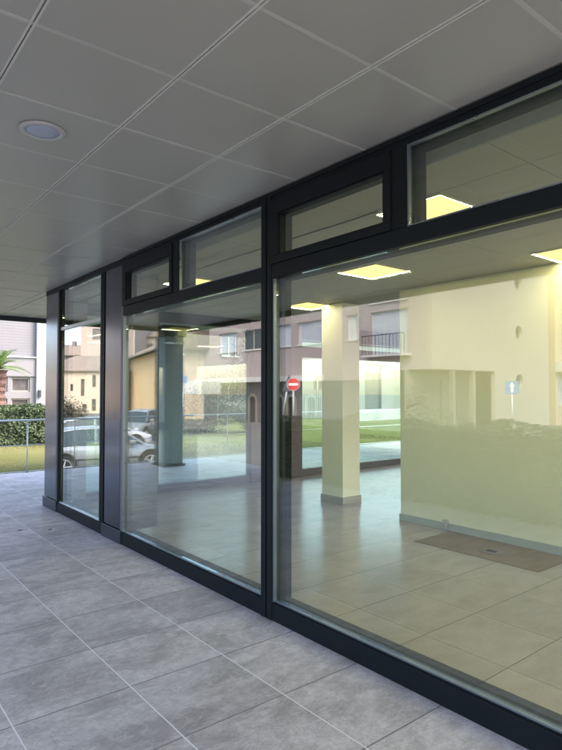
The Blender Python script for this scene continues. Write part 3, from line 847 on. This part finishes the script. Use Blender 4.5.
# --- peach neighbour with white balcony band
nb = thing('apartment_building', 'peach apartment block with white balcony band right of the cream end wall', 'building', (opp(55.0), YC - 0.2, G))
Wn = 55.0 - 44.65
o1 = (Wn - 3.4, Wn - 0.35, hz(.55), hz(2.75)); o2 = (Wn - 3.2, Wn - 1.2, hz(5.2), hz(7.0)); o3 = (Wn - 3.2, Wn - 1.2, hz(8.7), hz(10.5))
front_wall(nb, M['peach'], 0, Wn, 0, hz(12.5), [o1, o2, o3])
window(nb, o1, 'shutter', bars=1); window(nb, o2, 'shutter'); window(nb, o3, 'shutter')
add_box('balcony_band', (0, Wn + .1, -1.0, -.001, hz(3.12), hz(3.92)), M['white'], nb, .02)
add_box('side_wall', [(Wn - .25, Wn, .29, 9, 0, hz(12.5)), (0, .25, .29, 9, 0, hz(12.5))], M['peach'], nb)
add_box('roof', (-.2, Wn + .2, -.3, 9, hz(12.5), hz(12.8)), M['concrete'], nb)
# recessed stair between the two blocks
add_box('stair_recess', [(Wn + .01, Wn + 1.4, 1.8, 2.0, 0, hz(12.2))], M['undercroft'], nb)
for k in range(5):
    add_box('landing', (Wn + .01, Wn + 1.35, .5, 1.79, hz(1.2 + 2.3 * k), hz(1.35 + 2.3 * k)), M['concrete'], nb)
    bm = bmesh.new(); tube(bm, (Wn + .05, .5, hz(1.35 + 2.3 * k)), (Wn + 1.3, .5, hz(2.6 + 2.3 * k)), .04); tube(bm, (Wn + .05, .5, hz(2.3 + 2.3 * k)), (Wn + 1.3, .5, hz(2.3 + 2.3 * k)), .03)
    mesh_obj('handrail', bm, M['edge_dark'], nb)

# --- simple pitched houses
def gable_roof(parent, x0, x1, y0, y1, z, rise, mat, over=.4, th=.18, hip=0.0):
    bm = bmesh.new(); ym = (y0 + y1) / 2
    a = (x0 - over, y0 - over, z - .12); b = (x1 + over, y0 - over, z - .12); c = (x1 + over, y1 + over, z - .12); d = (x0 - over, y1 + over, z - .12)
    e = (x0 - over + hip, ym, z + rise); f = (x1 + over - hip, ym, z + rise)
    lo = [bm.verts.new(p) for p in (a, b, c, d, e, f)]
    hi = [bm.verts.new((p[0], p[1], p[2] + th)) for p in (a, b, c, d, e, f)]
    for vs, s in ((lo, -1), (hi, 1)):
        for q in ((0, 1, 5, 4), (2, 3, 4, 5), (0, 4, 3), (1, 2, 5)):
            bm.faces.new([vs[i] for i in (q if s > 0 else q[::-1])])
    for i, j in ((0, 1), (1, 2), (2, 3), (3, 0)): bm.faces.new((lo[i], lo[j], hi[j], hi[i]))
    return mesh_obj('roof', bm, mat, parent)

def facing(p0, p1):
    """Empty placement so that local +x runs p0->p1 and the wall faces local -y"""
    return math.atan2(p1[1] - p0[1], p1[0] - p0[0])

def house(name, label, p0, p1, depth, z_eave, wallm, roofm, rise, ops=(), panes=(), hip=0.0, over=.4, sidem=None):
    L = math.hypot(p1[0] - p0[0], p1[1] - p0[1])
    t = thing(name, label, 'building', (p0[0], p0[1], G), facing(p0, p1))
    H = z_eave - G
    front_wall(t, M[wallm], 0, L, 0, H, list(ops))
    for o, pm in zip(ops, panes): window(t, o, pm, bars=0, sill=False, frame_mat='wood')
    add_box('side_wall', [(0, .28, .29, depth, 0, H), (L - .28, L, .29, depth, 0, H), (.28, L - .28, depth - .28, depth, 0, H)], M[sidem or wallm], t)
    # gable ends
    if not hip:
        for x in (0, L - .28):
            bm = bmesh.new(); prism(bm, [(x, 0, H), (x, depth, H), (x, depth / 2, H + rise - .05)], (.28, 0, 0))
            mesh_obj('gable', bm, M[sidem or wallm], t)
    rf = gable_roof(t, 0, L, 0, depth, H + .05, rise, roofm, over, .16, hip)
    return t, rf, H, L
# on the street side everything is left-right reversed: the spot further right in the glass has the smaller x
pa, pb = ray_m(122, 70), ray_m(44, 70)
L = math.dist(pa, pb)
def slit(px, ya, yb, w, z=70):
    u = (122 - px) / 574.46 * z
    return (u - w / 2, u + w / 2, 1.55 + (392 - yb) / 574.46 * z - G, 1.55 + (392 - ya) / 574.46 * z - G)
sl = [slit(71, 384, 391, .35), slit(82, 379, 396, .45), slit(93.5, 375, 387, .45), slit(93.5, 399, 411, .5), slit(84, 404, 412, .5)]
house('barn', 'pale old barn with slit windows and weathered hipped roof', pa, pb, 9, 4.15, 'pale', M['roof'], 1.9, sl, ['dark_glass', 'brown_glass', 'brown_glass', 'brown_glass', 'brown_glass'], hip=2.5)
pa, pb = ray_m(134, 92), ray_m(80, 92)
t, rf, H, L = house('apartment_building', 'tall pale pink apartment block rising behind the pale barn', pa, pb, 12, 14.5, 'pinkish', M['roof'], 1.8, [(2.0, 3.4, 11.0, 12.8), (5.4, 6.8, 11.0, 12.8)], ['brown_glass', 'brown_glass'], hip=2.5)
pa, pb = ray_m(80, 110), ray_m(50, 110)
t, rf, H, L = house('house', 'small brick house with brown roof far behind the pale barn', pa, pb, 10, 8.6, 'brick', M['roof'], 2.2, [(1.5, 2.4, 7.2, 8.6), (3.6, 4.5, 7.2, 8.6)], ['white', 'dark_glass'])
add_box('chimney', (2.5, 3.2, 4.2, 4.9, H + 1.2, H + 3.1), M['brick'], rf)
pa, pb = ray_m(165, 54), ray_m(118, 84)
house('barn', 'long ochre barn with dark sloping eave beside the car park', pa, pb, 9, 5.65, 'ochre', M['roof'], 2.4, [(4.6, 5.7, 2.2, 3.6)], ['brown_glass'], over=.9, sidem='pale')
pa, pb = ray_m(205, 100), ray_m(130, 100)
t, rf, H, L = house('house', 'cream house with brown roof and chimney above the ochre barn', pa, pb, 10, 11.2, 'pinkish', M['roof'], 1.6, [(2.5, 3.7, 8.5, 9.8)], ['dark_glass'])
add_box('chimney', (9.2, 10.2, -.2, .5, H - 2.3, H - 1.2), M['brick'], rf)

# white flat canopy in front of the ochre barn
x, y = ray_m(191, 36)
cn = thing('carport', 'white flat carport roof on posts beside the mauve block', 'carport', (x, y, G), R(62))
add_box('roof', (-1.4, 1.4, -1.2, 1.2, 2.45, 3.25), M['white'], cn, .03)
for sx in (-1.3, 1.3):
    for sy in (1,): add_box('post', (sx - .04, sx + .04, sy - .04, sy + .04, 0, 2.449), M['metal'], cn)

# --- building straight across the lawn on the left (grey siding above, windows below)
lb = thing('building', 'white building with grey siding and dark windows behind the hedge and palm', 'building', (-1.0, 24.0, -0.05))
o = .05
opn = [(5.83 + 1, 6.52 + 1, 1.56 + o, 2.13 + o), (5.83 + 1, 6.52 + 1, 0.60 + o, 1.30 + o), (4.9 + 1, 5.70 + 1, 1.56 + o, 2.13 + o), (4.9 + 1, 5.70 + 1, .60 + o, 1.30 + o), (2.6 + 1, 4.4 + 1, .60 + o, 2.13 + o)]
front_wall(lb, M['lightgrey'], 0, 7.72, 0, 2.22, opn)
for q in opn: window(lb, q, 'brown_glass', bars=0 if q[1] - q[0] < 1 else 2, sill=False, frame_mat='cream_frame', rec=.06)
add_box('fascia', (0, 7.72, -0.06, .28, 2.221, 2.95), M['lightgrey'], lb)
add_box('ledge', [(0, 7.75, -.12, .25, 2.951, 3.0)], M['concrete'], lb)
add_box('siding', (0, 7.72, 0.02, .28, 3.001, 8.0), M['siding'], lb)
add_box('corner_pier', (7.721, 8.15, -.14, .35, 0, 8.0), m_plain('pier_paint', (0.22, 0.215, 0.22), .7, .04), lb)
add_box('wall_lamp', [(7.80, 7.88, -.24, -.141, 1.40, 1.68)], M['edge_dark'], lb)
add_box('rear_wall', [(0, 8.15, 8, 8.2, 0, 8), (0, .25, .29, 7.99, 0, 8), (7.9, 8.15, .36, 7.99, 0, 8)], M['lightgrey'], lb)
add_box('roof', (-.2, 8.3, -.3, 8.3, 8.001, 8.25), M['concrete'], lb)

# --- brown house behind the trees and white building at the right of the lawn
bh = thing('house', 'brown rendered house behind the bare trees beyond the lawn', 'building', (12.8, 29.0, -0.05))
q = [(2.2, 3.3, .9, 2.3), (6.0, 7.1, .9, 2.3), (2.2, 3.3, 3.8, 5.2), (6.0, 7.1, 3.8, 5.2)]
front_wall(bh, M['brick'], 0, 10.6, 0, 6.4, q)
for w in q: window(bh, w, 'dark_glass')
add_box('side_wall', [(0, .25, .29, 7, 0, 6.4), (10.35, 10.6, .29, 7, 0, 6.4), (.26, 10.34, 6.75, 7, 0, 6.4)], M['brick'], bh)
gable_roof(bh, 0, 10.6, 0, 7, 6.45, 1.8, M['roof'])

wb = thing('building', 'long white building with dark doorway beyond the right end of the lawn', 'building', (24.0, 27.0, -0.05))
dr = (29.05 - 24, 30.75 - 24, .42, 3.5)
ops_ = [dr, (-.0 + .35, 1.25, 0.3, 2.7)]
front_wall(wb, M['white_far'], -0.9, 11.5, 0, 5.2, ops_)
dd = add_box('door', (dr[0], dr[1], .15, .22, dr[2], dr[3] - .55), m_plain('dark_green_door', (0.05, 0.06, 0.045), .6, .3, 6), wb)
add_box('fanlight', (dr[0], dr[1], .14, .2, dr[3] - .549, dr[3]), m_plain('green_glass', (0.22, 0.36, 0.28), .2), wb)
window(wb, ops_[1], 'brown_glass', sill=False)
add_box('doorstep', (dr[0] - .3, dr[1] + .3, -.6, -.001, 0, .41), M['concrete'], wb)
add_box('roof', (-1.1, 11.7, -.4, 6, 5.2, 5.5), M['concrete'], wb)
add_box('side_wall', [(-.9, -.65, .29, 6, 0, 5.2), (11.25, 11.5, .29, 6, 0, 5.2), (-.64, 11.24, 5.75, 6, 0, 5.2)], M['white_far'], wb)

sfn = thing('picket_fence', 'pale vertical slat fence at the end of the lawn', 'fence', (18.5, 25.4, -0.05))
bm = bmesh.new(); k = 0
while k * .16 < 8.4:
    box(bm, k * .16, k * .16 + .11, 0, .025, .05, 1.75 + random.uniform(-.02, .02)); k += 1
mesh_obj('slats', bm, M['white_far'], sfn)
add_box('rail', [(0, 8.45, .026, .07, .4, .48), (0, 8.45, .026, .07, 1.3, 1.38)], M['white'], sfn)
lw = add_box('low_wall', (0, 14, 0, .3, 0, .55), M['concrete'], None, .02); lw.location = (22.8, 21.6, -.05)
tag(lw, 'low concrete wall at the far right of the lawn', 'wall')

# ------------------------------------------------------------------ cars
def make_car(label, paint, group='cars parked across the street'):
    t = thing('parked_car', label, 'car', (0, 0, 0), 0, group)
    # length along local x (front = +x), stations: x, half width, bottom, belt height
    st = [(-2.12, .60, .38, .78), (-2.05, .72, .28, .92), (-1.75, .80, .24, .97), (-1.2, .85, .22, .97), (-.4, .87, .22, .95), (.5, .87, .22, .93), (1.0, .86, .22, .91), (1.45, .83, .22, .84), (1.85, .77, .24, .74), (2.05, .66, .30, .62), (2.12, .50, .38, .54)]
    bm = bmesh.new(); rings = []
    for x, w, zb, zt in st:
        h = zt - zb
        pr = [(0, zb), (w * .85, zb), (w * .97, zb + h * .15), (w, zb + h * .45), (w * .99, zb + h * .72), (w * .93, zt - .03), (w * .80, zt), (0, zt + .025)]
        ring = [(x, a, b) for a, b in pr] + [(x, -a, b) for a, b in pr[-2:0:-1]]
        rings.append([bm.verts.new(p) for p in ring])
    n = len(rings[0])
    for a, b in zip(rings, rings[1:]):
        for i in range(n): bm.faces.new((a[i], a[(i + 1) % n], b[(i + 1) % n], b[i]))
    bm.faces.new(rings[0][::-1]); bm.faces.new(rings[-1])
    body = mesh_obj('body', bm, paint, t, smooth=True)
    # glasshouse
    bm = bmesh.new(); rings = []
    gs = [(-2.0, .70, .93, .94), (-1.45, .66, .96, 1.36), (-1.0, .65, .96, 1.43), (-.2, .65, .95, 1.455), (.35, .64, .94, 1.40), (1.12, .70, .90, .915)]
    for x, w, zb, zt in gs:
        w2 = w - (zt - zb) * .12; wb_ = .80
        pr = [(0, zb - .02), (wb_, zb - .02), (w2 + .02, zt - .05), (w2 - .08, zt), (0, zt + .01)]
        ring = [(x, a, b) for a, b in pr] + [(x, -a, b) for a, b in pr[-2:0:-1]]
        rings.append([bm.verts.new(p) for p in ring])
    n = len(rings[0])
    for a, b in zip(rings, rings[1:]):
        for i in range(n): bm.faces.new((a[i], a[(i + 1) % n], b[(i + 1) % n], b[i]))
    bm.faces.new(rings[0][::-1]); bm.faces.new(rings[-1])
    mesh_obj('windows', bm, M['car_glass'], t, smooth=False)
    bm = bmesh.new(); rings = []
    for x, w, zt in ((-1.62, .56, 1.30), (-1.4, .60, 1.39), (-1.0, .60, 1.455), (-.2, .60, 1.48), (.3, .585, 1.43), (.42, .56, 1.40)):
        rings.append([bm.verts.new((x, a, b)) for a, b in ((-w, zt - .05), (-w * .8, zt), (0, zt + .012), (w * .8, zt), (w, zt - .05), (w * .9, zt - .07), (0, zt - .05), (-w * .9, zt - .07))])
    for a, b in zip(rings, rings[1:]):
        for i in range(8): bm.faces.new((a[i], a[(i + 1) % 8], b[(i + 1) % 8], b[i]))
    bm.faces.new(rings[0][::-1]); bm.faces.new(rings[-1])
    mesh_obj('roof', bm, paint, t, smooth=True)
    for s in (-1, 1):
        for p, q, w in (((.42, s * .585, 1.37), (1.1, s * .77, .93), .035), ((-1.6, s * .57, 1.30), (-1.98, s * .76, .96), .055), ((-.35, s * .605, 1.41), (-.38, s * .81, .95), .03)):
            bm = bmesh.new(); tube(bm, p, q, w, n=6); mesh_obj('window_pillar', bm, paint, t)
    for x in (-1.33, 1.33):
        for s in (-1, 1):
            bm = bmesh.new(); lathe(bm, [(.39, -.012), (.39, .012)], 28, 'Y', (0, 0, 0)); o = mesh_obj('wheel_arch', bm, M['rubber'], t); o.location = (x, s * .868, .36)
            bm = bmesh.new(); lathe(bm, [(.20, -.10), (.30, -.10), (.325, -.08), (.325, .08), (.30, .10), (.20, .10)], 30, 'Y')
            w = mesh_obj('wheel', bm, M['rubber'], t); w.location = (x, s * .80, .325)
            bm = bmesh.new(); lathe(bm, [(.05, -.02), (.06, .0)], 14, 'Y', (0, s * .11, 0))
            lathe(bm, [(.205, -.012), (.235, -.012), (.235, .012), (.205, .012), (.205, -.012)], 30, 'Y', (0, s * .103, 0), False)
            for k in range(5):
                a_ = k * 2 * math.pi / 5
                tube(bm, (0, s * .108, 0), (.215 * math.cos(a_), s * .106, .215 * math.sin(a_)), .028, .02, 6)
            mesh_obj('rim', bm, M['metal'], w)
    for s in (-1, 1):
        bm = bmesh.new(); bmesh.ops.create_uvsphere(bm, u_segments=12, v_segments=8, radius=.12); bmesh.ops.scale(bm, vec=(1.3, 1.0, .7), verts=bm.verts)
        o = mesh_obj('headlight', bm, M['white'], t, smooth=True); o.location = (1.93, s * .60, .62)
        bm = bmesh.new(); bmesh.ops.create_uvsphere(bm, u_segments=12, v_segments=8, radius=.12); bmesh.ops.scale(bm, vec=(.8, .9, 1.0), verts=bm.verts)
        o = mesh_obj('tail_light', bm, M['red'], t, smooth=True); o.location = (-2.03, s * .62, .80)
        bm = bmesh.new(); box(bm, -.09, .09, -.09, .09, -.06, .06); o = mesh_obj('mirror', bm, paint, t, bevel=.03); o.location = (.72, s * .93, 1.0)
    bm = bmesh.new()
    for s in (-1, 1):
        for x in (-.39, .62, -1.15): box(bm, x - .006, x + .006, s * .868 - .006, s * .868 + .006, .34, .90)
        box(bm, -1.6, 1.5, s * .874 - .006, s * .874 + .006, .50, .53)
    mesh_obj('trim', bm, M['rubber'], t)
    return t
def place_car(t, px, z, heading_m):
    x, y = ray_m(px, z)
    # heading_m: unit vector in unfolded (beyond the glass) space -> street side flips x
    t.location = (x, y, G); t.rotation_euler = (0, 0, math.atan2(heading_m[1], -heading_m[0]))
c1 = make_car('silver hatchback parked nearest the terrace, side on', M['silver']); place_car(c1, 101, 18.7, (.988, -.153))
c2 = make_car('white hatchback parked just behind the silver hatchback', M['white_car']); place_car(c2, 101, 25.5, (.96, -.28))
c3 = make_car('pale grey car parked nose out by the ochre barn', m_plain('pale_grey_paint', (.24, .26, .27), .25, .03, 1, .3, 0)); place_car(c3, 140, 31, (-.75, -.66))
c3.scale = (1, 1, 1.12)

# ------------------------------------------------------------------ signs across the street
def toward_view(x, y):     # yaw so that local -y looks at the camera's image behind the glass
    tx, ty = 2 * D - x, 0 - y
    return math.atan2(ty, tx) + math.pi / 2
x, y = ray_m(292, 28)
s1 = thing('road_sign', 'round red no entry sign with white bar on a grey pole', 'road sign', (x, y, G), toward_view(x, y))
bm = bmesh.new(); tube(bm, (0, .05, 0), (0, .05, 3.25), .035, n=12); mesh_obj('pole', bm, M['metal'], s1, smooth=True)
def disc(bm, r, y0, y1, z, n=40):
    lathe(bm, [(r, y0), (r, y1)], n, 'Y', (0, 0, z))
bm = bmesh.new(); disc(bm, .31, -.004, .010, 2.96); mesh_obj('sign_plate', bm, M['sign_white'], s1)
bm = bmesh.new(); disc(bm, .295, -.008, -.005, 2.96); mesh_obj('red_disc', bm, M['red'], s1)
add_box('white_bar', (-.23, .23, -.012, -.0085, 2.90, 3.02), M['sign_white'], s1)
x, y = ray_m(287.5, 29.5)
s2 = thing('road_sign', 'triangular road sign seen from its dark back on a leaning pole', 'road sign', (x, y, G), toward_view(x, y))
bm = bmesh.new(); prism(bm, [(-.34, 0, 2.62), (.34, 0, 2.62), (0, 0, 3.5)], (0, .02, 0)); o = mesh_obj('sign_plate', bm, M['sign_back'], s2, bevel=.03)
bm = bmesh.new(); tube(bm, (.5, .05, 0), (-.0, .05, 3.35), .035, n=12); mesh_obj('pole', bm, M['metal'], s2, smooth=True)
x, y = ray_m(511, 27)
s3 = thing('road_sign', 'square blue sign with white figure before the cream end wall', 'road sign', (x, y, G), toward_view(x, y))
bm = bmesh.new(); tube(bm, (0, .05, 0), (0, .05, 3.1), .03, n=12); mesh_obj('pole', bm, M['metal'], s3, smooth=True)
add_box('sign_plate', (-.30, .30, -.004, .012, 2.50, 3.10), M['blue'], s3, .02)
bm = bmesh.new(); prism(bm, [(-.06, -.009, 2.58), (.06, -.009, 2.58), (.06, -.009, 2.86), (.15, -.009, 2.86), (0, -.009, 3.03), (-.15, -.009, 2.86), (-.06, -.009, 2.86)], (0, .004, 0))
mesh_obj('white_figure', bm, M['sign_white'], s3)
x, y = ray_m(182, 30)
s4 = thing('road_sign', 'small plain blue sign board near the terrace pillar', 'road sign', (x, y, G), toward_view(x, y))
bm = bmesh.new(); tube(bm, (0, .05, 0), (0, .05, 3.2), .03, n=12); mesh_obj('pole', bm, M['metal'], s4, smooth=True)
add_box('sign_plate', (-.2, .2, -.004, .012, 3.06, 3.44), M['blue'], s4, .02)
